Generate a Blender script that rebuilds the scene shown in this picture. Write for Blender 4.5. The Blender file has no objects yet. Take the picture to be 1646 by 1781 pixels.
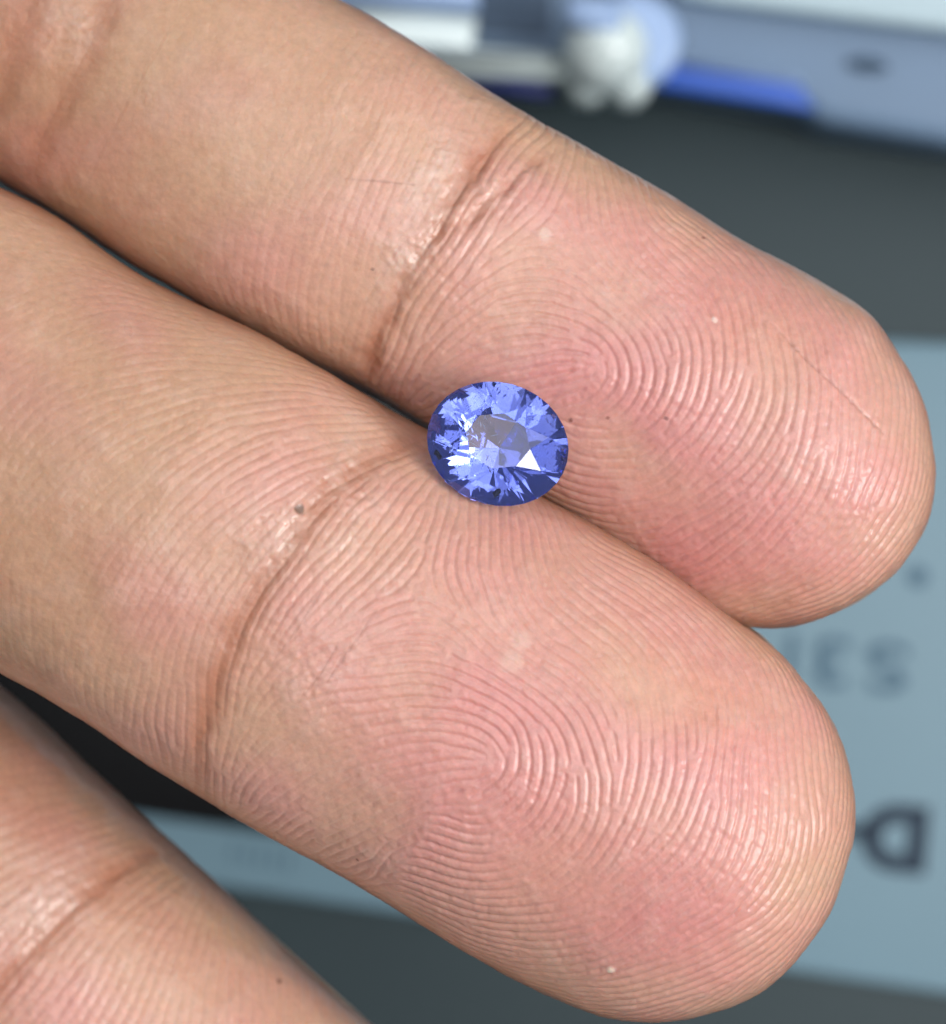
import bpy, bmesh, math
import numpy as np
from mathutils import Vector, Matrix

rad = math.radians
scene = bpy.context.scene
col = scene.collection

# ------------------------------------------------------------------ camera
# world unit = 1 metre.  The camera looks straight down on a palm-up hand.
CAM_H = 0.150            # lens above the plane of the finger pads (z = 0)
PPM = 42000.0            # photograph pixels per metre on that plane
CX, CY = 823.0, 890.5    # photograph centre
cam_d = bpy.data.cameras.new("camera")
cam = bpy.data.objects.new("camera", cam_d)
col.objects.link(cam)
scene.camera = cam
cam.location = (0, 0, CAM_H)
cam_d.sensor_width = 36.0
cam_d.lens = 36.0 * CAM_H / (1781.0 / PPM)
cam_d.clip_start = 0.005
cam_d.clip_end = 5.0
cam_d.dof.use_dof = True
cam_d.dof.focus_distance = CAM_H + 0.0022
cam_d.dof.aperture_fstop = 46.0

# ------------------------------------------------------------------ light
world = bpy.data.worlds.new("World")
scene.world = world
world.use_nodes = True
bg = world.node_tree.nodes["Background"]
bg.inputs[0].default_value = (0.96, 0.98, 1.0, 1)
bg.inputs[1].default_value = 0.12


def area(name, loc, target, size_x, size_y, watts, color):
    d = bpy.data.lights.new(name, 'AREA')
    d.shape = 'RECTANGLE'
    d.size, d.size_y, d.energy, d.color = size_x, size_y, watts, color
    o = bpy.data.objects.new(name, d)
    col.objects.link(o)
    o.location = loc
    o.rotation_euler = (Vector(target) - Vector(loc)).to_track_quat('-Z', 'Y').to_euler()
    return o


area("window_light", (0.32, -0.07, 0.33), (0, 0, 0), 0.18, 0.24, 1.5, (1.0, 0.99, 0.97))
for ox, watts in ((-0.20, 0.70), (0.12, 1.45), (0.44, 1.05)):          # added overhead fills, split in three to vary the gem's reflections
    area("overhead_fill", (ox, 0.17, 0.58), (ox * 0.4, 0, 0), 0.30, 0.80, watts, (0.98, 0.99, 1.0))

scene.view_settings.view_transform = 'Standard'
scene.view_settings.look = 'None'
scene.view_settings.exposure = 0.10
scene.view_settings.gamma = 1.0
scene.view_settings.use_curve_mapping = False
scene.render.engine = 'CYCLES'
cy = scene.cycles
cy.use_denoising = True
cy.use_adaptive_sampling = True
cy.adaptive_threshold = 0.03
cy.adaptive_min_samples = 16
cy.max_bounces = 20
cy.diffuse_bounces = 2
cy.transmission_bounces = 20
cy.glossy_bounces = 6
cy.caustics_refractive = True
cy.caustics_reflective = False
cy.blur_glossy = 0.3
cy.volume_bounces = 6
cy.sample_clamp_indirect = 6.0


# ------------------------------------------------------------------ helpers
def P(px, py, z=0.0):
    """photograph pixel + height -> world point"""
    k = (CAM_H - z) / CAM_H
    return Vector(((px - CX) / PPM * k, -(py - CY) / PPM * k, z))


def lin(r, g, b):
    f = lambda c: c / 12.92 if c <= 0.04045 else ((c + 0.055) / 1.055) ** 2.4
    return (f(r / 255.0), f(g / 255.0), f(b / 255.0))


def mat(name, color, rough=0.5, spec=0.5, noise=0.0, nscale=400.0, bump=0.0, bscale=3000.0, bdist=0.0001, **kw):
    m = bpy.data.materials.new(name)
    m.use_nodes = True
    nt = m.node_tree
    b = nt.nodes["Principled BSDF"]
    b.inputs["Base Color"].default_value = (*color, 1)
    b.inputs["Roughness"].default_value = rough
    b.inputs["Specular IOR Level"].default_value = spec
    for k, v in kw.items():
        b.inputs[k.replace("_", " ")].default_value = v
    tc = nt.nodes.new("ShaderNodeTexCoord")
    if noise:
        n = nt.nodes.new("ShaderNodeTexNoise")
        n.inputs["Scale"].default_value = nscale
        n.inputs["Detail"].default_value = 5
        nt.links.new(tc.outputs["Object"], n.inputs["Vector"])
        r = nt.nodes.new("ShaderNodeMapRange")
        r.inputs["To Min"].default_value = 1 - noise
        r.inputs["To Max"].default_value = 1 + noise
        nt.links.new(n.outputs["Fac"], r.inputs["Value"])
        mx = nt.nodes.new("ShaderNodeMix")
        mx.data_type = 'RGBA'
        mx.blend_type = 'MULTIPLY'
        mx.inputs["Factor"].default_value = 1
        mx.inputs["A"].default_value = (*color, 1)
        nt.links.new(r.outputs["Result"], mx.inputs["B"])
        nt.links.new(mx.outputs["Result"], b.inputs["Base Color"])
    if bump:
        n2 = nt.nodes.new("ShaderNodeTexNoise")
        n2.inputs["Scale"].default_value = bscale
        n2.inputs["Detail"].default_value = 4
        nt.links.new(tc.outputs["Object"], n2.inputs["Vector"])
        bp = nt.nodes.new("ShaderNodeBump")
        bp.inputs["Strength"].default_value = bump
        bp.inputs["Distance"].default_value = bdist
        nt.links.new(n2.outputs["Fac"], bp.inputs["Height"])
        nt.links.new(bp.outputs["Normal"], b.inputs["Normal"])
    return m


def tag(o, label, cat=None, group=None, kind=None):
    if label:
        o["label"] = label
    if cat:
        o["category"] = cat
    if group:
        o["group"] = group
    if kind:
        o["kind"] = kind
    return o


def empty(name, loc):
    o = bpy.data.objects.new(name, None)
    o.empty_display_size = 0.005
    col.objects.link(o)
    o.location = loc
    return o


def link_mesh(name, bm, m, parent=None, smooth=False):
    me = bpy.data.meshes.new(name)
    bm.normal_update()
    bm.to_mesh(me)
    bm.free()
    me.materials.append(m)
    if smooth:
        for p in me.polygons:
            p.use_smooth = True
    o = bpy.data.objects.new(name, me)
    col.objects.link(o)
    if parent:
        o.parent = parent
        o.matrix_parent_inverse = Matrix.Translation(parent.location).inverted()
    return o


def prism(pts_px, z_top, thick, bevel=0.0):
    """a slab with the given outline (photo pixels at its top face), top at z_top"""
    bm = bmesh.new()
    top = [bm.verts.new(P(x, y, z_top)) for x, y in pts_px]
    bot = [bm.verts.new(v.co - Vector((0, 0, thick))) for v in top]
    n = len(top)
    bm.faces.new(top)
    bm.faces.new(bot[::-1])
    for i in range(n):
        bm.faces.new((top[i], bot[i], bot[(i + 1) % n], top[(i + 1) % n]))
    bmesh.ops.recalc_face_normals(bm, faces=bm.faces)
    if bevel:
        es = [e for e in bm.edges if all(abs(v.co.z - z_top) < 1e-7 for v in e.verts)]
        bmesh.ops.bevel(bm, geom=es, offset=bevel, segments=3, affect='EDGES', profile=0.5)
    return bm


# ------------------------------------------------------------------ background
ZB = -0.100      # face of the device below the hand

M_slate = mat("slate_plastic", lin(48, 63, 68), 0.55, 0.4, noise=0.10, nscale=60, bump=0.2, bscale=4000)
M_panel = mat("pale_blue_panel", lin(120, 150, 165), 0.45, 0.4, noise=0.05, nscale=40)
M_black = mat("black_window", (0.004, 0.004, 0.005), 0.25, 0.3)
M_ink = mat("dark_ink", lin(38, 54, 72), 0.6, 0.3)
M_ink2 = mat("worn_ink", lin(78, 108, 128), 0.6, 0.3)
M_greyblue = mat("grey_blue_metal", lin(114, 138, 166), 0.5, 0.5, noise=0.10, nscale=70)
M_pale = mat("pale_rim", lin(190, 212, 222), 0.5, 0.4, noise=0.06, nscale=50)
M_blue = mat("blue_strip", lin(44, 92, 190), 0.4, 0.5, noise=0.1, nscale=120)
M_navy = mat("navy_strip", lin(25, 38, 120), 0.4, 0.5)
M_white = mat("white_plastic", lin(232, 246, 246), 0.18, 0.8, noise=0.05, nscale=100, Transmission_Weight=0.1)
M_lilac = mat("lilac_plastic", lin(160, 186, 226), 0.3, 0.5, noise=0.08, nscale=100)
M_table = mat("table_top", lin(52, 64, 76), 0.6, 0.3, noise=0.1, nscale=30)

bm = bmesh.new()
bmesh.ops.create_grid(bm, x_segments=2, y_segments=2, size=0.35)
for v in bm.verts:
    v.co.z = ZB - 0.022
tag(link_mesh("table_top", bm, M_table), "dark work surface under the devices", kind="structure")

dev = empty("measuring_device", P(1000, 1100, ZB - 0.021))
tag(dev, "dark slate device below the hand with pale blue panel printed S3 and D upside down", "device")
link_mesh("body", prism([(-500, 40), (1000, 130), (1700, 205), (2300, 290), (2300, 2600), (-500, 2500)], ZB, 0.020, 0.0015), M_slate, dev, True)
tilt = 8.3


def ln(x0, y0, x):       # the panel edges run 8.3 degrees off level
    return y0 + (x - x0) * math.tan(rad(tilt))


panel = link_mesh("front_panel", prism([(-420, 490), (1646, 596), (2150, 625), (2150, ln(1395, 1692, 2150)), (-420, ln(1395, 1692, -420))],
                                       ZB + 0.0012, 0.0012, 0.0005), M_panel, dev, True)
win = link_mesh("display_window", prism([(-380, 540), (980, 610), (1180, ln(300, 1425, 1180)), (-380, ln(300, 1425, -380))],
                                        ZB + 0.0018, 0.0006, 0.0002), M_black, dev, True)  # black extended upward to stand in for shade in the gap between fingers


def letter(name, ch, px, py, h_px, m, parent, wide=1.0, rot=180.0, lift=0.0013, bold=0.015):
    """one printed character, upside down, centred on a photo pixel"""
    cu = bpy.data.curves.new("glyph", 'FONT')
    cu.body = ch
    cu.align_x = 'CENTER'
    cu.align_y = 'CENTER'
    cu.offset = bold
    tmp = bpy.data.objects.new("glyph", cu)
    col.objects.link(tmp)
    bpy.context.view_layer.update()
    me = bpy.data.meshes.new_from_object(tmp.evaluated_get(bpy.context.evaluated_depsgraph_get()))
    bpy.data.objects.remove(tmp)
    co = np.empty(len(me.vertices) * 3)
    me.vertices.foreach_get("co", co)
    co = co.reshape(-1, 3)
    mn, mx = co.min(0), co.max(0)
    co -= (mn + mx) / 2
    k = (CAM_H - ZB) / CAM_H
    sc = h_px / PPM * k / (mx[1] - mn[1])
    co *= sc
    co[:, 0] *= wide
    a = rad(rot - tilt * 0.6)
    c, s = math.cos(a), math.sin(a)
    xy = co[:, :2] @ np.array([[c, s], [-s, c]])
    base = P(px, py, ZB + lift)
    co[:, 0] = xy[:, 0] + base.x
    co[:, 1] = xy[:, 1] + base.y
    co[:, 2] = base.z
    me.vertices.foreach_set("co", co.ravel())
    me.materials.clear()
    me.materials.append(m)
    o = bpy.data.objects.new(name, me)
    col.objects.link(o)
    o.parent = parent
    o.matrix_parent_inverse = Matrix.Translation(parent.location).inverted()
    return o


letter("letter", "S", 1543, 1161, 88, M_ink2, dev, 1.4)["label"] = "upside down S"
letter("digit", "3", 1447, 1152, 88, M_ink2, dev, 1.25)["label"] = "upside down 3"
letter("letter", "I", 1376, 1145, 84, M_ink2, dev)
letter("letter", "D", 1556, 1458, 118, M_ink, dev, 1.04, bold=0.065)["label"] = "upside down D"
letter("printed_mark", "-", 1478, 1445, 26, M_ink, dev)
letter("printed_mark", ".", 1597, 1003, 34, M_ink2, dev)
for k in range(5):
    letter("printed_mark", "I", 405 + 24 * k, 1484 + 4 * k, 24, M_ink2, dev, 1.3)

# grey-blue instrument along the top of the picture, with strips and rim
ins = empty("instrument_frame", P(1400, 60, ZB + 0.002))
tag(ins, "grey blue instrument frame along the top edge with a bright blue strip", "instrument")
ZI = ZB + 0.010
link_mesh("body", prism([(300, -700), (2300, -640), (2300, 330), (1646, 248), (1440, 214), (1400, 190), (1120, 140), (640, 60), (300, 10)],
                        ZI, 0.0098, 0.0012), M_greyblue, ins, True)
link_mesh("rim", prism([(1180, -600), (2300, -560), (2300, 130), (1646, 52), (1250, 3), (1180, -8)], ZI + 0.003, 0.0029, 0.0006), M_pale, ins, True)
link_mesh("blue_strip", prism([(1128, 96), (1290, 126), (1392, 146), (1420, 192), (1280, 172), (1128, 150)], ZI + 0.0012, 0.0011, 0.0004), M_blue, ins, True)
link_mesh("faded_strip", prism([(1180, 102), (1290, 118), (1396, 136), (1398, 148), (1290, 130), (1180, 113)], ZI + 0.0018, 0.0017, 0.0003), M_lilac, ins, True)
link_mesh("navy_strip", prism([(800, 110), (960, 135), (960, 168), (800, 145)], ZI + 0.0006, 0.0025, 0.0002), M_navy, ins, True)
bm = bmesh.new()
for a in range(20):
    t = 2 * math.pi * a / 20
    bm.verts.new(P(1510 + 34 * math.cos(t) + 10 * math.sin(t), 113 + 14 * math.sin(t), ZI + 0.0004))
bm.faces.new(bm.verts[:])
link_mesh("slot", bmesh.ops.recalc_face_normals(bm, faces=bm.faces) or bm, mat("slot_dark", lin(66, 84, 104), 0.7, 0.2), ins)
link_mesh("recess", prism([(828, -40), (960, -30), (955, 62), (822, 52)], ZI + 0.0005, 0.0004), mat("recess_grey", lin(78, 96, 118), 0.6, 0.3), ins)

# white plastic clip resting on the frame
clip = empty("plastic_clip", P(1060, 110, ZI))
tag(clip, "white plastic clip with a round knob on the frame's edge", "clip")


def lathe(px, py, z0, prof, seg=40):
    """prof: list of (radius px, height m)"""
    bm = bmesh.new()
    c = P(px, py, z0)
    k = (CAM_H - z0) / CAM_H / PPM
    rings = []
    for r, h in prof:
        rings.append([bm.verts.new(c + Vector((r * k * math.cos(t), r * k * math.sin(t), h)))
                      for t in [2 * math.pi * i / seg for i in range(seg)]])
    for a, b in zip(rings, rings[1:]):
        for i in range(seg):
            bm.faces.new((a[i], a[(i + 1) % seg], b[(i + 1) % seg], b[i]))
    bm.faces.new(rings[0][::-1])
    bm.faces.new(rings[-1])
    bmesh.ops.recalc_face_normals(bm, faces=bm.faces)
    return bm


link_mesh("bar", prism([(600, 60), (830, 76), (1000, 92), (1000, 134), (830, 128), (600, 105)], ZI + 0.005, 0.004, 0.0014), M_white, clip, True)
link_mesh("pad", prism([(560, 6), (830, 26), (820, 112), (560, 90)], ZI + 0.0042, 0.0035, 0.001), M_white, clip, True)
link_mesh("upper_tab", prism([(560, -60), (835, -40), (832, 14), (560, 0)], ZI + 0.006, 0.004, 0.001), M_lilac, clip, True)
link_mesh("knob_ring", lathe(1100, 78, ZI + 0.0005, [(84, 0), (84, 0.002), (76, 0.003), (60, 0.003)]), M_lilac, clip, True)
link_mesh("cap", prism([(985, -12), (1060, -6), (1086, 22), (1082, 52), (1050, 58), (985, 40)], ZI + 0.009, 0.003, 0.0009), M_lilac, clip, True)
link_mesh("knob", lathe(1050, 100, ZI + 0.001, [(70, 0), (74, 0.004), (62, 0.0065), (30, 0.0075), (8, 0.0078)]), M_white, clip, True)
link_mesh("foot", lathe(1020, 152, ZI - 0.001, [(38, 0), (40, 0.003), (30, 0.005), (8, 0.0055)], 28), M_white, clip, True)
link_mesh("foot", lathe(1090, 156, ZI - 0.001, [(38, 0), (40, 0.003), (30, 0.005), (8, 0.0055)], 28), M_white, clip, True)

# ------------------------------------------------------------------ skin relief synthesis
rng = np.random.default_rng(11)


def smooth_noise(shape, cell, sigma, seed):
    """band limited noise on a grid, unit variance; sigma in metres-like cell units"""
    r = np.random.default_rng(seed).standard_normal(shape)
    fy = np.fft.fftfreq(shape[0], cell)[:, None]
    fx = np.fft.rfftfreq(shape[1], cell)[None, :]
    g = np.exp(-2 * (np.pi ** 2) * sigma ** 2 * (fx ** 2 + fy ** 2))
    o = np.fft.irfft2(np.fft.rfft2(r) * g, s=shape)
    return (o - o.mean()) / o.std()


def fast_len(n):
    while True:
        m = n
        for p in (2, 3, 5):
            while m % p == 0:
                m //= p
        if m == 1:
            return n
        n += 1


def ridges(theta, period_cells, iters, seed, nb=24):
    """friction ridges grown from noise by repeated oriented filtering"""
    h, w = theta.shape
    x = np.random.default_rng(seed).standard_normal((h, w))
    half = int(period_cells * 2.0)
    yy, xx = np.mgrid[-half:half + 1, -half:half + 1].astype(float)
    sig = period_cells * 0.62
    gauss = np.exp(-(xx ** 2 + yy ** 2) / (2 * sig ** 2))
    H, W = fast_len(h + 2 * half), fast_len(w + 2 * half)
    filts = []
    for b in range(nb):
        t = math.pi * b / nb
        nrm = -yy * math.sin(t) + xx * math.cos(t)      # rows run along the finger
        k = gauss * np.cos(2 * math.pi * nrm / period_cells)
        k -= gauss * k.sum() / gauss.sum()
        k /= np.abs(k).sum()
        filts.append(np.fft.rfft2(k, s=(H, W)).astype(np.complex64))
    bins = np.round((theta % math.pi) / math.pi * nb).astype(int) % nb
    used = [b for b in range(nb) if (bins == b).any()]
    where = {b: np.nonzero(bins == b) for b in used}
    for it in range(iters):
        F = np.fft.rfft2(x, s=(H, W)).astype(np.complex64)
        out = np.zeros((h, w))
        for b in used:
            y = np.fft.irfft2(F * filts[b], s=(H, W))
            iy, ix = where[b]
            out[iy, ix] = y[iy + half, ix + half]
        loc = math.sqrt(float((out ** 2).mean())) + 1e-9
        x = np.tanh(out / loc * 1.4)
    return x


def bilinear(grid, gx, gy):
    h, w = grid.shape
    gx = np.clip(gx, 0, w - 1.001)
    gy = np.clip(gy, 0, h - 1.001)
    x0 = gx.astype(int)
    y0 = gy.astype(int)
    fx, fy = gx - x0, gy - y0
    return (grid[y0, x0] * (1 - fx) * (1 - fy) + grid[y0, x0 + 1] * fx * (1 - fy)
            + grid[y0 + 1, x0] * (1 - fx) * fy + grid[y0 + 1, x0 + 1] * fx * fy)


def sstep(a, b, x):
    t = np.clip((x - a) / (b - a), 0, 1)
    return t * t * (3 - 2 * t)


# cross-section of a finger: superellipse, flatter pad than a circle
ASPECT = 0.80
_psi = np.linspace(0, math.pi, 2001)
_n = 2.25
_r = np.abs(np.sin(_psi)) ** (2 / _n)
_z = ASPECT * np.sign(np.cos(_psi)) * np.abs(np.cos(_psi)) ** (2 / _n)
_arc = np.concatenate([[0], np.cumsum(np.hypot(np.diff(_r), np.diff(_z)))])
ARC_SIDE = float(np.interp(math.pi / 2, _psi, _arc))
MM = PPM / 1000.0


class Finger:
    def __init__(self, ang, qm, s0, sc, w_s, w_v, z_s, z_v, tip_t=None, tip_r=None):
        self.e1 = np.array([math.cos(rad(ang)), math.sin(rad(ang))])
        self.e2 = np.array([math.sin(rad(ang)), -math.cos(rad(ang))])
        self.qm, self.s0, self.sc = qm, s0, sc
        self.w_s, self.w_v = w_s, w_v
        self.z_s, self.z_v = z_s, z_v
        self.tip_t, self.tip_r = tip_t, tip_r
        self.q_s = None

    def qmed(self, s):
        return np.interp(s, self.q_s, self.q_v) if self.q_s else self.qm

    def zc(self, s):
        return np.interp(s, self.z_s, self.z_v)

    def width(self, S, Q):
        """half width (px) for a domain point; beyond the tip centre it depends on direction"""
        w = np.interp(np.minimum(S, self.sc), self.w_s, self.w_v)
        if self.tip_t is not None:
            th = np.degrees(np.arctan2(Q, np.maximum(S - self.sc, 0)))
            f = sum(np.interp(th + d, self.tip_t, self.tip_r) for d in (-18, -9, 0, 9, 18)) / 5
            f = 1 + (f - 1) * sstep(90, 70, np.abs(th))
            near = sstep(0.15, 1.2, np.hypot(S - self.sc, Q) / w)
            w = np.where(S > self.sc, w * (1 + (f - 1) * near), w)
        return w

    def surface(self, S, Q):
        """unrolled skin coordinates (px) -> world xyz of the smooth finger, and psi fraction"""
        ms = np.minimum(S, self.sc)
        ds, dq = S - ms, Q
        arc = np.hypot(ds, dq)
        w = self.width(S, Q)
        a = arc / w
        r = np.interp(a, _arc, _r) * w
        z = np.interp(a, _arc, _z) * w
        inv = 1 / np.maximum(arc, 1e-9)
        ls = ms + ds * inv * r
        lq = self.qmed(ms) + dq * inv * r
        px = ls * self.e1[0] + lq * self.e2[0]
        py = ls * self.e1[1] + lq * self.e2[1]
        zc = self.zc(ls)
        k = (CAM_H - zc) / CAM_H
        X = (px - CX) / PPM * k
        Y = -(py - CY) / PPM * k
        return X, Y, zc + z / PPM * k, a / ARC_SIDE

    def unroll(self, px, py):
        """photo pixel on the palm side -> unrolled skin coordinates"""
        fx, fy = px, py
        for _ in range(5):
            s = fx * self.e1[0] + fy * self.e1[1]
            q = fx * self.e2[0] + fy * self.e2[1] - float(self.qmed(min(s, self.sc)))
            ms = min(s, self.sc)
            ds = s - ms
            r = math.hypot(ds, q)
            w = float(self.width(np.array(s), np.array(q)))
            rr = min(r / w, 0.97)
            half = len(_psi) // 2
            a = float(np.interp(rr, _r[:half], _arc[:half]))
            hz = float(np.interp(a, _arc, _z)) * w / PPM
            zc = float(self.zc(s))
            f = (CAM_H - zc - hz) / (CAM_H - zc)
            fx, fy = CX + (px - CX) * f, CY + (py - CY) * f
        g = a * w / max(r, 1e-9)
        return ms + ds * g, q * g


def poly_dist(S, Q, pts):
    """distance to a polyline, and fraction along it"""
    best = np.full(S.shape, 1e9)
    frac = np.zeros(S.shape)
    n = len(pts) - 1
    pa = np.array(pts)
    m0 = ((S > pa[:, 0].min() - 95) & (S < pa[:, 0].max() + 95) & (Q > pa[:, 1].min() - 95) & (Q < pa[:, 1].max() + 95))
    full_b, full_f = best, frac
    S, Q, best, frac = S[m0], Q[m0], best[m0], frac[m0]
    for i in range(n):
        (x0, y0), (x1, y1) = pts[i], pts[i + 1]
        dx, dy = x1 - x0, y1 - y0
        L = dx * dx + dy * dy
        t = np.clip(((S - x0) * dx + (Q - y0) * dy) / L, 0, 1)
        d = np.hypot(S - x0 - t * dx, Q - y0 - t * dy)
        m = d < best
        best[m] = d[m]
        frac[m] = (i + t[m]) / n
    full_b[m0] = best
    full_f[m0] = frac
    return full_b, full_f


def fine_poly(fg, pts, n=6):
    p = np.array(pts, float)
    d = np.concatenate([[0], np.cumsum(np.hypot(*np.diff(p, axis=0).T))])
    t = np.linspace(0, d[-1], max(3, n * (len(pts) - 1)))
    return [fg.unroll(float(np.interp(v, d, p[:, 0])), float(np.interp(v, d, p[:, 1]))) for v in t]


TAN = np.array(lin(212, 170, 144))
PINK = np.array(lin(217, 155, 149))
ROSE = np.array(lin(205, 133, 129))
ORANGE = np.array(lin(214, 152, 120))
CREASE = np.array(lin(182, 122, 96))
PALE = np.array(lin(222, 192, 178))
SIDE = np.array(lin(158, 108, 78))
BROWN = np.array(lin(178, 132, 100))  # brown skin; its patches also carry painted shading at left and on the lower finger
YELLOW = np.array(lin(206, 168, 136))


def build_finger(fg, step, cfg, seed):
    # ---- grid in unrolled skin coordinates (px)
    wmax = max(fg.w_v)
    lim = ARC_SIDE * 1.18
    S1 = fg.sc + wmax * lim * 1.05
    Smin = cfg['s_start']
    ns = int((S1 - Smin) / step) + 1
    nq = int(2 * wmax * lim * 1.04 / step) + 1
    sv = Smin + np.arange(ns) * step
    qv = (np.arange(nq) - (nq - 1) / 2) * step
    S, Q = np.meshgrid(sv, qv, indexing='ij')
    # ---- relief grid
    cell = 3.0
    gs = np.arange(Smin - 30, S1 + 30, cell)
    gq = np.arange(qv[0] - 30, qv[-1] + 30, cell)
    GS, GQ = np.meshgrid(gs, gq, indexing='ij')
    core = fg.unroll(*cfg['core'])
    delt = fg.unroll(*cfg['delta'])
    zc_ = (GS - core[0]) + 1j * (GQ - core[1])
    zd_ = (GS - delt[0]) + 1j * (GQ - delt[1])
    th = 0.5 * (np.angle(zc_) - np.angle(zd_)) + math.pi / 2
    # concentric ridges round the tip
    dcore = np.hypot(GS - core[0], GQ - core[1])
    conc = np.arctan2(GQ - core[1] * (1 - 0.6 * sstep(100, 380, dcore)), GS - core[0]) + math.pi / 2
    wc = sstep(10, 150, dcore) * sstep(-150, 60, GS - core[0]) * 0.92
    # beyond the crease: ridges across the finger, bending over
    cr = [fine_poly(fg, p) for p in cfg['main_crease']]
    crs = np.array(cr[0])
    o = np.argsort(crs[:, 1])
    s_cr = np.interp(GQ, crs[o, 1], crs[o, 0])
    t0, t1 = cfg['prox_tilt']
    prox = math.pi / 2 - np.radians(t0 + (t1 - t0) * (np.clip(GQ / wmax, -1, 1) * 0.5 + 0.5))
    wp = sstep(60, -60, GS - s_cr - 60)
    # just past the crease ridges run along the crease
    wcr = np.exp(-((GS - s_cr - 20) / 90.0) ** 2) * 0.8
    slope = np.gradient(np.interp(gq, crs[o, 1], crs[o, 0]), cell)
    crdir = np.broadcast_to(np.arctan2(1.0, slope)[None, :], GS.shape)
    v = np.exp(2j * th)
    v = v * (1 - wc) + np.exp(2j * conc) * wc
    v = v * (1 - wp) + np.exp(2j * prox) * wp
    v = v * (1 - wcr) + np.exp(2j * crdir) * wcr
    n1 = smooth_noise(GS.shape, cell, 60, seed + 1)
    th = 0.5 * np.angle(v) + 0.10 * n1
    rg = ridges(th, cfg['period'] / cell, 9, seed)
    blotch = smooth_noise(GS.shape, cell, 45, seed + 2)
    fine = smooth_noise(GS.shape, cell, 12, seed + 3)
    micro = smooth_noise(GS.shape, cell, 3.2, seed + 4)
    broad = smooth_noise(GS.shape, cell, 110, seed + 5)

    gx, gy = (Q - gq[0]) / cell, (S - gs[0]) / cell
    smp = lambda g: bilinear(g, gx, gy)
    R, BL, FI, MI, BR = smp(rg), smp(blotch), smp(fine), smp(micro), smp(broad)

    X, Y, Z, ps = fg.surface(S, Q)
    keep = ps < 1.18
    # ---- amplitude of the ridges
    scr = np.interp(Q, crs[o, 1], crs[o, 0])
    rel = S - scr
    amp = np.where(rel > 0, 1.0, cfg['prox_amp'])
    amp = amp * (0.85 + 0.13 * np.clip(BL, -1.6, 1.6))
    amp = np.clip(amp, 0.12, 1.2)
    amp *= 1 - 0.75 * sstep(0.62, 0.98, ps)
    for (px, py, r, f) in cfg.get('calm', []):
        c = fg.unroll(px, py)
        amp *= 1 - (1 - f) * np.exp(-(((S - c[0]) ** 2 + (Q - c[1]) ** 2) / (r * r)))
    if 'prox_fade' in cfg:
        amp *= np.where(rel < 0, 1 - cfg['prox_fade'] * sstep(-60, -420, rel), 1)
    # broad ridges, narrow sharp furrows
    furrow = sstep(-0.40, -0.99, R)
    disp = -cfg['depth'] * amp * furrow + 0.07 * cfg['depth'] * amp * R
    disp += 0.0000055 * MI * (0.5 + amp) + 0.000009 * FI + 0.00004 * BL + 0.00010 * BR
    # ---- colour
    C = np.empty(S.shape + (3,))
    C[:] = TAN
    G = 0.5 + 0.12 * BL + 0.08 * FI

    def paint(colr, wgt):
        nonlocal C
        wgt = np.clip(wgt, 0, 1)[..., None]
        C = C * (1 - wgt) + colr * wgt

    for (px, py, ra, rb, rot, colr, stg) in cfg['tint']:
        c = fg.unroll(px, py)
        ca, sa = math.cos(rad(rot)), math.sin(rad(rot))
        u = (S - c[0]) * ca + (Q - c[1]) * sa
        w_ = -(S - c[0]) * sa + (Q - c[1]) * ca
        paint(colr, stg * np.exp(-((u / ra) ** 2 + (w_ / rb) ** 2)) * (1 + 0.22 * BL))
    paint(PINK, 0.10 + 0.13 * np.clip(BL, -1, 2))
    paint(YELLOW, 0.16 * np.clip(BR, 0, 2))
    paint(PALE, 0.06 * np.clip(FI, 0, 3))
    paint(SIDE, 0.75 * sstep(0.66, 1.02, ps) * (1 + 0.15 * BL))      # browner skin towards the back, with the shade of the flanks painted in
    # ---- creases (real folds, reddish skin inside)
    for pts, wd, dp, stg in cfg['creases']:
        pl = fine_poly(fg, pts)
        d, fr = poly_dist(S, Q, pl)
        d = d + 2.4 * FI
        env = sstep(0, 0.12, fr) * sstep(1.0, 0.86, fr)
        env = 0.25 + 0.75 * env
        g = np.exp(-(d / wd) ** 2)
        disp -= dp * env * g
        disp -= dp * 0.55 * env * np.exp(-(d / (wd * 4.5)) ** 2)
        disp *= 1
        paint(CREASE, stg * env * np.exp(-(d / (wd * 1.15)) ** 2))
        paint(CREASE, 0.28 * stg * env * np.exp(-(d / (wd * 3.2)) ** 2))
    # pale crinkled skin on the banks of a crease
    for px, py, ra, rb, rot, stg in cfg.get('crinkle', []):
        c = fg.unroll(px, py)
        ca, sa = math.cos(rad(rot)), math.sin(rad(rot))
        u = (S - c[0]) * ca + (Q - c[1]) * sa
        w_ = -(S - c[0]) * sa + (Q - c[1]) * ca
        g = np.exp(-((u / ra) ** 2 + (w_ / rb) ** 2))
        paint(PALE, stg * g * (0.62 + 0.22 * MI + 0.2 * FI))
        G = G + 0.25 * g
        disp += g * (0.000007 * MI + 0.00001 * FI)
    # fine cracks
    for pts, wd, dp in cfg.get('cracks', []):
        d, fr = poly_dist(S, Q, fine_poly(fg, pts))
        d = d + 0.7 * MI
        g = np.exp(-(d / wd) ** 2) * (0.35 + 0.65 * sstep(0, 0.3, fr))
        disp -= dp * g
        paint(np.array(lin(120, 66, 52)), 0.3 * g)
    for (px, py, r, colr, stg, hgt) in cfg.get('spots', []):
        c = fg.unroll(px, py)
        d = np.hypot(S - c[0], Q - c[1]) + 0.6 * MI
        g = sstep(r * 1.3, r * 0.6, d)
        paint(np.array(lin(*colr)), stg * g)
        disp += hgt * g

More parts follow.
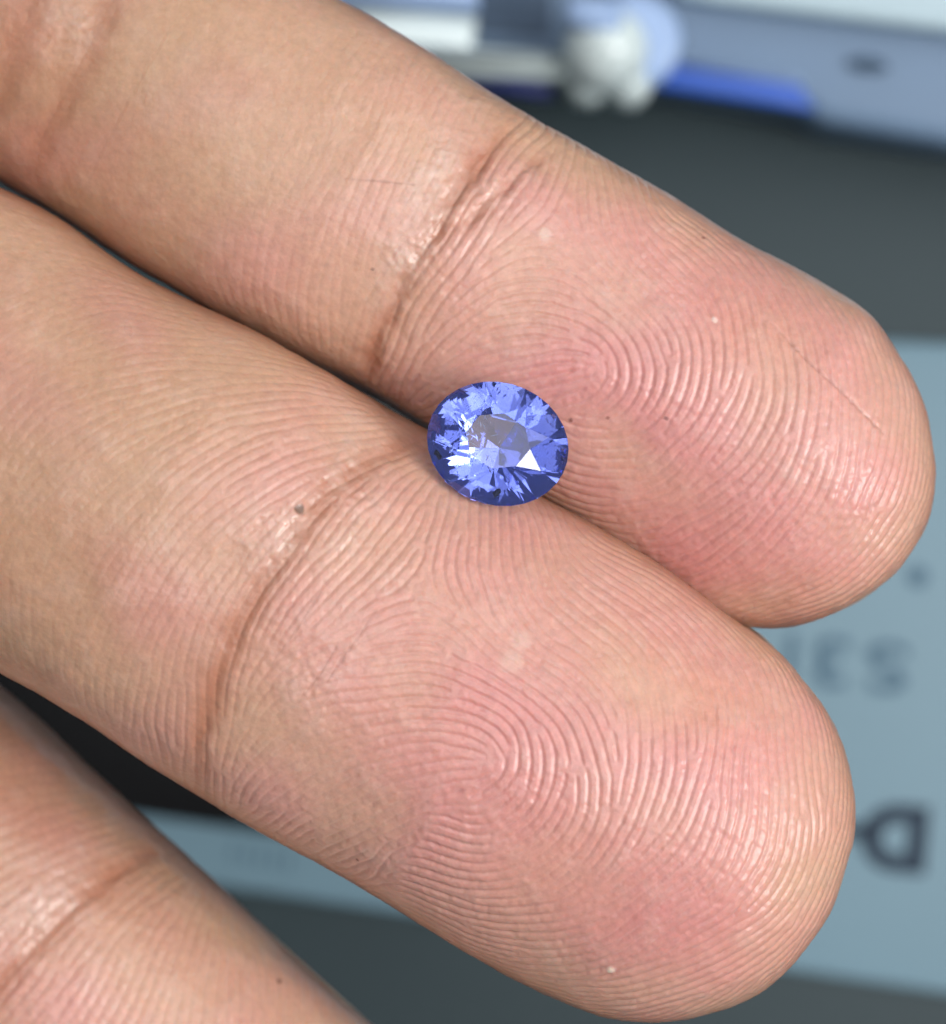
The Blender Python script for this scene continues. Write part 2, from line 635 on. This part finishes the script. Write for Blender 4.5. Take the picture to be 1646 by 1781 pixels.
    # ---- normals of the smooth surface and displacement along them
    V = np.stack([X, Y, Z], -1)
    dS = np.gradient(V, axis=0)
    dQ = np.gradient(V, axis=1)
    N = np.cross(dS, dQ)
    N /= np.linalg.norm(N, axis=-1, keepdims=True) + 1e-15
    # the outward side
    cen = np.stack([X, Y, Z - 1.0], -1)
    if np.nanmean((N[..., 2])[ps < 0.5]) < 0:
        N = -N
    fade = sstep(1.17, 1.08, ps)
    V = V + N * (disp * fade)[..., None]

    idx = -np.ones(S.shape, int)
    idx[keep] = np.arange(keep.sum())
    a, b, c_, d_ = idx[:-1, :-1], idx[1:, :-1], idx[1:, 1:], idx[:-1, 1:]
    ok = (a >= 0) & (b >= 0) & (c_ >= 0) & (d_ >= 0)
    quads = np.stack([a[ok], b[ok], c_[ok], d_[ok]], -1)
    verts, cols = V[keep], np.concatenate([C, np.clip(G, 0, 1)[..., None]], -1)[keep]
    # wind outward
    q0 = quads[len(quads) // 2]
    v0, v1, v2 = verts[q0[0]], verts[q0[1]], verts[q0[2]]
    if np.cross(v1 - v0, v2 - v1)[2] < 0:
        quads = quads[:, ::-1]

    # ---- the back of the finger: coarser closed shell that tucks under the grid's edge
    wv = float(np.interp(fg.sc, fg.w_s, fg.w_v))
    outl = [(s, -1.0, 0.0) for s in np.linspace(Smin, fg.sc, 60)]
    outl += [(fg.sc, math.sin(t), math.cos(t)) for t in np.linspace(-math.pi / 2, math.pi / 2, 40)[1:-1]]
    outl += [(s, 1.0, 0.0) for s in np.linspace(fg.sc, Smin, 60)]
    arcs = np.linspace(1.10, 0.9999 * _arc[-1] / ARC_SIDE, 26)
    ou = np.array(outl)
    B = []
    for f in arcs:
        Ssub, Qsub = ou[:, 0].copy(), np.zeros(len(ou))
        wloc = fg.width(ou[:, 0] + ou[:, 2] * 1e-3, ou[:, 1] * 1e-3)
        Ssub = ou[:, 0] + ou[:, 2] * f * ARC_SIDE * wloc
        Qsub = ou[:, 1] * f * ARC_SIDE * wloc
        x, y, z, _ = fg.surface(Ssub, Qsub)
        B.append(np.stack([x, y, z], -1))
    B = np.array(B)
    inner = B.mean(axis=(0, 1))
    B[0] = B[0] * 0.985 + (B[0].mean(axis=0) * 0.015)
    nb, no = B.shape[:2]
    ib = np.arange(nb * no).reshape(nb, no)
    bq = np.stack([ib[:-1, :-1].ravel(), ib[:-1, 1:].ravel(), ib[1:, 1:].ravel(), ib[1:, :-1].ravel()], -1)
    bv = B.reshape(-1, 3)
    bc = np.tile(np.append(TAN, 0.4), (len(bv), 1))
    # ---- the plain root of the finger, outside the picture
    sr = np.linspace(fg.s0, Smin + 14, 24)
    fr = np.linspace(-0.9999, 0.9999, 72) * _arc[-1]
    SR, FR = np.meshgrid(sr, fr, indexing='ij')
    wr = np.interp(SR, fg.w_s, fg.w_v) * 0.985
    keepw = fg.w_v
    fg.w_v = [v * 0.985 for v in keepw]
    x, y, z, _ = fg.surface(SR, FR * wr)
    fg.w_v = keepw
    rv = np.stack([x, y, z], -1).reshape(-1, 3)
    ir = np.arange(SR.size).reshape(SR.shape)
    rq = np.stack([ir[:-1, :-1].ravel(), ir[1:, :-1].ravel(), ir[1:, 1:].ravel(), ir[:-1, 1:].ravel()], -1) + len(bv)
    bv = np.concatenate([bv, rv])
    bq = np.concatenate([bq, rq])
    bc = np.tile(np.append(TAN, 0.4), (len(bv), 1))
    return verts, quads, cols, bv, bq, bc


A = Finger(30, 0, -500, 1545, [-500, 100, 420, 600, 939, 1050, 1300, 1545], [290, 280, 290, 292, 283, 284, 290, 300],
           [-500, 150, 700, 1900], [-0.0170, -0.0122, -0.0100, -0.0094],
           [-90, -56, -45, -31, -18, -4, 10, 22, 38, 56, 76, 90], [1.0, 1.0, 1.015, 1.045, 1.05, 1.043, 1.025, 1.015, 0.98, 0.957, 0.955, 0.97])
A.q_s, A.q_v = [-500, 600, 939, 1200, 1545], [6, 6, 8, 1, -19]
B_ = Finger(30, -650, -500, 1675, [-500, 175, 800, 1200, 1690], [372, 362, 368, 372, 366],
            [-500, 150, 700, 2100], [-0.0150, -0.0092, -0.0073, -0.0070],
            [-90, -70, -50, -30, 0, 30, 50, 70, 90], [1.0, 1.02, 1.03, 1.05, 1.0, 0.96, 0.94, 0.97, 1.0])
C_ = Finger(41, -1258, -400, 1950, [-400, 900, 1200, 1950], [360, 352, 345, 330],
            [-400, 2300], [-0.0195, -0.0180])

cfgA = dict(
    s_start=-90, core=(1045, 640), delta=(965, 395), period=19.0, depth=0.000060, prox_tilt=(-30, 5), prox_amp=0.36, prox_fade=0.75,
    main_crease=[[(628, 690), (650, 600), (690, 520), (740, 430), (800, 330), (850, 260), (900, 205)]],
    tint=[(60, 200, 300, 400, 0, BROWN, 0.65), (1230, 690, 460, 360, 0, PINK, 1.0), (1230, 960, 260, 110, -10, ROSE, 0.75), (1010, 640, 150, 110, 0, ROSE, 0.35),
          (1290, 560, 120, 80, 0, ORANGE, 0.35), (1120, 440, 220, 60, 0, PINK, 0.45), (560, 440, 120, 160, 0, PINK, 0.3),
          (1000, 260, 260, 70, 0, YELLOW, 0.6), (60, 60, 60, 90, 0, ORANGE, 0.6), (1600, 900, 60, 240, 0, YELLOW, 0.3),
          (1480, 1060, 200, 70, 0, YELLOW, 0.5)],
    creases=[([(628, 690), (650, 600), (690, 520), (740, 430), (800, 330), (850, 260), (900, 205)], 14, 0.00016, 0.8),
             ([(955, 262), (905, 300), (850, 350), (800, 398)], 9, 0.00010, 0.40),
             ([(215, -30), (190, 30), (150, 120), (100, 210), (50, 300)], 20, 0.00009, 0.5),
             ([(60, -20), (40, 60), (15, 140), (-20, 220)], 24, 0.00009, 0.45)],
    crinkle=[(760, 310, 40, 130, 8, 0.55), (690, 450, 30, 90, 8, 0.35), (880, 330, 40, 60, 0, 0.3), (130, 40, 50, 60, 0, 0.45),
             (720, 470, 22, 110, 5, 0.25)],
    calm=[(930, 380, 90, 0.45), (1480, 520, 120, 0.55), (300, 200, 260, 0.3)],
    cracks=[([(1340, 565), (1400, 628), (1470, 690), (1536, 752)], 2.6, 0.00005), ([(600, 312), (660, 316), (720, 322)], 2.2, 0.000015)],
    spots=[(992, 732, 3.6, (90, 44, 40), 0.75, 0), (1056, 727, 2.8, (120, 66, 58), 0.6, 0), (1158, 728, 3.0, (100, 50, 46), 0.7, 0),
           (1227, 409, 3.6, (110, 50, 40), 0.8, 0), (1242, 557, 5, (235, 215, 205), 0.7, 0.00002), (947, 408, 12, (228, 205, 192), 0.5, 0.00003),
           (648, 470, 3, (90, 60, 50), 0.7, 0)],
)
cfgB = dict(
    s_start=110, core=(860, 1325), delta=(742, 1020), period=18.5, depth=0.000060, prox_tilt=(-32, 55), prox_amp=0.68, prox_fade=0.55,
    main_crease=[[(742, 752), (690, 775), (640, 800), (560, 870), (500, 960), (440, 1050), (400, 1120), (370, 1200), (345, 1290), (350, 1380)]],
    tint=[(40, 900, 360, 500, 0, BROWN, 0.65), (1010, 1330, 540, 420, 0, PINK, 1.0), (760, 1180, 200, 120, 0, ROSE, 0.45), (1080, 1560, 320, 120, 0, ROSE, 0.65),
          (1190, 1200, 130, 80, 0, ORANGE, 0.55), (1000, 1150, 160, 90, 0, ROSE, 0.35), (470, 800, 160, 120, 0, PINK, 0.35),
          (30, 640, 120, 90, 0, ROSE, 0.45), (250, 760, 140, 120, 0, YELLOW, 0.5), (520, 1250, 160, 90, 0, YELLOW, 0.45),
          (1430, 1560, 60, 240, 0, YELLOW, 0.3), (1330, 1130, 200, 60, 0, YELLOW, 0.5), (870, 905, 110, 50, 0, ROSE, 0.45)],
    creases=[([(760, 742), (690, 775), (640, 800), (560, 870), (500, 960), (440, 1050), (400, 1120), (370, 1200), (345, 1290), (350, 1380)],
              19, 0.00011, 0.8)],
    crinkle=[(600, 800, 30, 90, 10, 0.4), (500, 930, 24, 70, 10, 0.5), (455, 945, 40, 60, 0, 0.3), (640, 850, 40, 120, 5, 0.3), (683, 1015, 22, 18, 0, 0.6),
             (540, 1200, 60, 60, 0, 0.25)],
    calm=[(440, 1400, 130, 0.7), (520, 1270, 130, 0.6), (600, 1110, 90, 0.55), (1190, 1190, 90, 0.45), (200, 1000, 240, 0.45), (60, 1250, 300, 0.4), (60, 500, 160, 0.4)],
    cracks=[([(655, 1060), (630, 1100), (600, 1140), (570, 1185)], 2.2, 0.00002), ([(520, 1220), (560, 1170), (590, 1120)], 2.2, 0.000015),
            ([(470, 1160), (520, 1090), (560, 1030)], 2.2, 0.00001)],
    spots=[(522, 884, 8, (110, 84, 68), 0.85, -0.00006), (1062, 1687, 7, (236, 216, 198), 0.9, 0.00005), (890, 1150, 20, (222, 186, 172), 0.5, 0.00001),
           (905, 1112, 18, (222, 186, 172), 0.4, 0.00001), (620, 1498, 3, (80, 50, 40), 0.7, 0)],
)
cfgC = dict(
    s_start=690, core=(500, 2150), delta=(250, 1900), period=19.5, depth=0.000060, prox_tilt=(-20, 30), prox_amp=0.8, prox_fade=0.5,
    main_crease=[[(300, 1462), (240, 1490), (150, 1560), (70, 1640), (0, 1715), (-60, 1790)]],
    tint=[(60, 1400, 320, 400, 0, BROWN, 0.8), (200, 1780, 280, 160, 0, PINK, 0.6), (60, 1500, 160, 120, 0, PINK, 0.3), (330, 1560, 400, 60, 0, YELLOW, 0.5)],
    creases=[([(300, 1462), (240, 1490), (150, 1560), (70, 1640), (0, 1715), (-60, 1790)], 15, 0.00013, 0.7)],
    crinkle=[(110, 1540, 40, 100, 0, 0.45), (30, 1600, 30, 80, 0, 0.3)],
    calm=[(60, 1330, 160, 0.4)], spots=[(486, 1705, 5, (90, 50, 40), 0.7, 0)],
)

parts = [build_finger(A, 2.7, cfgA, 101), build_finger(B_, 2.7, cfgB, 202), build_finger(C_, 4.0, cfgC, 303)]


def tube_blob(c0, c1, r0, r1, flat, n=40, m=24):
    """rounded limb between two points (palm, fourth finger root), flattened in z"""
    c0, c1 = np.array(c0), np.array(c1)
    ax = c1 - c0
    L = np.linalg.norm(ax)
    ax = ax / L
    side = np.cross(ax, [0, 0, 1.0])
    side /= np.linalg.norm(side)
    up = np.cross(side, ax)
    V = []
    for t in np.linspace(0, math.pi, n):
        u = 0.5 - 0.5 * math.cos(t)
        r = (r0 + (r1 - r0) * u) * math.sin(t) ** 0.45 if 0 < t < math.pi else 0
        for k in range(m):
            p = 2 * math.pi * k / m
            V.append(c0 + ax * L * u + side * r * math.cos(p) + up * r * flat * math.sin(p))
    V = np.array(V)
    i = np.arange(n * m).reshape(n, m)
    j = np.roll(i, -1, axis=1)
    Qd = np.stack([i[:-1].ravel(), j[:-1].ravel(), j[1:].ravel(), i[1:].ravel()], -1)
    return V, Qd


# the palm the fingers grow from, outside the picture to the upper left
pv, pq = tube_blob(tuple(P(-2500, -900, -0.026)), tuple(P(-150, 120, -0.026)), 0.030, 0.026, 0.36)
pc = np.tile(np.append(TAN, 0.4), (len(pv), 1))

vs, qs, cs, off = [], [], [], 0
for v, q, c, bv, bq, bc in parts:
    vs += [v, bv]
    qs += [q + off, bq + off + len(v)]
    cs += [c, bc]
    off += len(v) + len(bv)
vs.append(pv)
qs.append(pq + off)
cs.append(pc)
vs, qs, cs = np.concatenate(vs), np.concatenate(qs), np.concatenate(cs)
me = bpy.data.meshes.new("hand")
me.vertices.add(len(vs))
me.vertices.foreach_set("co", vs.astype(np.float32).ravel())
me.loops.add(len(qs) * 4)
me.polygons.add(len(qs))
me.loops.foreach_set("vertex_index", qs.astype(np.int32).ravel())
me.polygons.foreach_set("loop_start", np.arange(0, len(qs) * 4, 4, dtype=np.int32))
me.polygons.foreach_set("loop_total", np.full(len(qs), 4, dtype=np.int32))
me.polygons.foreach_set("use_smooth", np.ones(len(qs), dtype=bool))
me.update(calc_edges=True)
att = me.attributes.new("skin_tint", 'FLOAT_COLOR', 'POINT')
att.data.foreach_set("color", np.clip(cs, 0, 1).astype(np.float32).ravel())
hand = bpy.data.objects.new("hand", me)
col.objects.link(hand)
tag(hand, "open palm-up hand, three fingers with clear fingerprint ridges holding the blue gem", "hand")

ms = bpy.data.materials.new("skin")
ms.use_nodes = True
nt = ms.node_tree
bs = nt.nodes["Principled BSDF"]
at = nt.nodes.new("ShaderNodeAttribute")
at.attribute_name = "skin_tint"
tc = nt.nodes.new("ShaderNodeTexCoord")
n1 = nt.nodes.new("ShaderNodeTexNoise")
n1.inputs["Scale"].default_value = 2600
n1.inputs["Detail"].default_value = 6
n1.inputs["Roughness"].default_value = 0.65
nt.links.new(tc.outputs["Object"], n1.inputs["Vector"])
mr = nt.nodes.new("ShaderNodeMapRange")
mr.inputs["From Min"].default_value = 0.3
mr.inputs["From Max"].default_value = 0.7
mr.inputs["To Min"].default_value = 0.90
mr.inputs["To Max"].default_value = 1.08
nt.links.new(n1.outputs["Fac"], mr.inputs["Value"])
mx = nt.nodes.new("ShaderNodeMix")
mx.data_type = 'RGBA'
mx.blend_type = 'MULTIPLY'
mx.inputs["Factor"].default_value = 1
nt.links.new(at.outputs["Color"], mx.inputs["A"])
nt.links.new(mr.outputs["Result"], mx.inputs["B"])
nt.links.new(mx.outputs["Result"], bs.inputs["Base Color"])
n2 = nt.nodes.new("ShaderNodeTexNoise")
n2.inputs["Scale"].default_value = 6500
n2.inputs["Detail"].default_value = 4
nt.links.new(tc.outputs["Object"], n2.inputs["Vector"])
bp = nt.nodes.new("ShaderNodeBump")
bp.inputs["Strength"].default_value = 0.16
bp.inputs["Distance"].default_value = 0.00005
nt.links.new(n2.outputs["Fac"], bp.inputs["Height"])
nt.links.new(bp.outputs["Normal"], bs.inputs["Normal"])
vo = nt.nodes.new("ShaderNodeTexVoronoi")           # pores and beads on the ridges
vo.inputs["Scale"].default_value = 4200
nt.links.new(tc.outputs["Object"], vo.inputs["Vector"])
bp2 = nt.nodes.new("ShaderNodeBump")
bp2.invert = True
bp2.inputs["Strength"].default_value = 0.30
bp2.inputs["Distance"].default_value = 0.00003
nt.links.new(vo.outputs["Distance"], bp2.inputs["Height"])
nt.links.new(bp.outputs["Normal"], bp2.inputs["Normal"])
nt.links.new(bp2.outputs["Normal"], bs.inputs["Normal"])
nt.links.new(bp2.outputs["Normal"], bs.inputs["Coat Normal"])
mr2 = nt.nodes.new("ShaderNodeMapRange")
mr2.inputs["To Min"].default_value = 0.46
mr2.inputs["To Max"].default_value = 0.26
nt.links.new(at.outputs["Alpha"], mr2.inputs["Value"])
nt.links.new(mr2.outputs["Result"], bs.inputs["Roughness"])
bs.inputs["Specular IOR Level"].default_value = 0.42
bs.inputs["Coat Weight"].default_value = 0.34
bs.inputs["Coat Roughness"].default_value = 0.20
bs.inputs["Coat IOR"].default_value = 1.42
bs.inputs["Subsurface Weight"].default_value = 0.5
bs.inputs["Subsurface Radius"].default_value = (1.0, 0.38, 0.22)
bs.inputs["Subsurface Scale"].default_value = 0.00038
me.materials.append(ms)

# ------------------------------------------------------------------ the gem
gem_c = P(866, 772, -0.0025)
gem = empty("sapphire", gem_c + Vector((0, 0, -0.0025)))
tag(gem, "oval faceted pale blue violet sapphire resting between two fingers", "gemstone")


def gem_mesh(a, b, crown, pav, table, girdle, phase=0.0):
    """oval brilliant cut: even crown, culet slightly off centre"""
    pts = []
    pol = lambda r, t, z: (r * math.cos(rad(t + phase)), r * math.sin(rad(t + phase)), z)
    zg = girdle / 2
    zt = zg + crown
    c22 = math.cos(rad(22.5))
    rj = 0.5 * (table + 1.0)
    zj = zg + crown * (1 - (rj * c22 - table) / (1 - table))
    rk = 0.45
    zk = -zg - pav * (1 - rk * c22)
    for i in range(8):
        t = 45 * i
        pts.append(pol(table, t, zt))
        pts.append(pol(rj, t + 22.5, zj))
        pts.append(pol(rk, t + 22.5, zk))
    for i in range(32):
        t = 11.25 * i
        pts.append(pol(1, t, zg))
        pts.append(pol(1, t, -zg))
    pts.append((0.03, -0.02, -zg - pav))
    bm = bmesh.new()
    for x, y, z in pts:
        bm.verts.new((x * a, y * b, z * a))
    r = bmesh.ops.convex_hull(bm, input=bm.verts)
    bmesh.ops.delete(bm, geom=list({e for e in r["geom_interior"] if isinstance(e, bmesh.types.BMVert)}), context='VERTS')
    bmesh.ops.dissolve_limit(bm, angle_limit=rad(0.6), verts=bm.verts, edges=bm.edges)
    bmesh.ops.recalc_face_normals(bm, faces=bm.faces)
    return bm


GA, GB = 127 / PPM, 109 / PPM
gem_rot = (Matrix.Translation(gem_c) @ Matrix.Rotation(rad(0), 4, 'Y') @ Matrix.Rotation(rad(-6), 4, 'X') @ Matrix.Rotation(rad(-19), 4, 'Z'))
bm = gem_mesh(GA, GB, 0.32, 0.69, 0.46, 0.05, -40)
bm.transform(gem_rot)
mg = bpy.data.materials.new("sapphire")
mg.use_nodes = True
nt = mg.node_tree
b = nt.nodes["Principled BSDF"]
b.inputs["Base Color"].default_value = (0.92, 0.95, 1.0, 1)
b.inputs["Roughness"].default_value = 0.03
b.inputs["IOR"].default_value = 1.77
b.inputs["Transmission Weight"].default_value = 1.0
va = nt.nodes.new("ShaderNodeVolumeAbsorption")
va.inputs["Color"].default_value = (0.31, 0.44, 1.0, 1)
va.inputs["Density"].default_value = 370.0
vs_ = nt.nodes.new("ShaderNodeVolumeScatter")          # faint silk inside the stone
vs_.inputs["Color"].default_value = (0.50, 0.68, 1.0, 1)
vs_.inputs["Density"].default_value = 70.0
ad = nt.nodes.new("ShaderNodeAddShader")
nt.links.new(va.outputs[0], ad.inputs[0])
nt.links.new(vs_.outputs[0], ad.inputs[1])
nt.links.new(ad.outputs[0], nt.nodes["Material Output"].inputs["Volume"])
link_mesh("stone", bm, mg, gem)

M_incl = mat("dark_inclusion", (0.09, 0.10, 0.15), 0.6, 0.2)
for (px, py, r, el, sd) in [(765, 789, 9, 1.5, 1), (866, 851, 8, 1.9, 2)]:
    bm = bmesh.new()
    bmesh.ops.create_icosphere(bm, subdivisions=2, radius=1.0)
    rr = np.random.default_rng(sd)
    for v in bm.verts:
        v.co *= 1 + 0.25 * rr.standard_normal()
    c = P(px, py, gem_c.z)
    bm.transform(Matrix.Translation(c) @ Matrix.Rotation(rad(-60 + 110 * (sd - 1)), 4, 'Z') @ Matrix.Diagonal((r * el / PPM * .6, r / PPM * .6, r / PPM * 0.3, 1)))
    link_mesh("inclusion", bm, M_incl, gem)

# pale feathers (healed cracks) inside the stone, mostly in its lower left half
M_feather = mat("feather", (0.75, 0.86, 1.0), 0.3, 0.8, Transmission_Weight=0.6)
rr = np.random.default_rng(8)
bm = bmesh.new()
for k in range(90):
    c = Vector((rr.normal(-0.42, 0.24) * GA, rr.normal(-0.12, 0.30) * GB, rr.uniform(-0.30, 0.04) * GA))
    if (c.x / GA) ** 2 + (c.y / GB) ** 2 > 0.62 + c.z / GA:
        continue
    ang = rr.uniform(0, math.pi)
    d1 = Vector((math.cos(ang), math.sin(ang), rr.uniform(-0.4, 0.4))) * rr.uniform(0.02, 0.07) * GA
    d2 = Vector((-math.sin(ang), math.cos(ang), rr.uniform(-0.4, 0.4))) * rr.uniform(0.004, 0.015) * GA
    v = [bm.verts.new(c - d1), bm.verts.new(c + d2 * rr.uniform(0.4, 1)), bm.verts.new(c + d1), bm.verts.new(c - d2)]
    bm.faces.new((v[0], v[1], v[2]))
    bm.faces.new((v[0], v[2], v[3]))
bm.transform(gem_rot)
link_mesh("feather", bm, M_feather, gem)
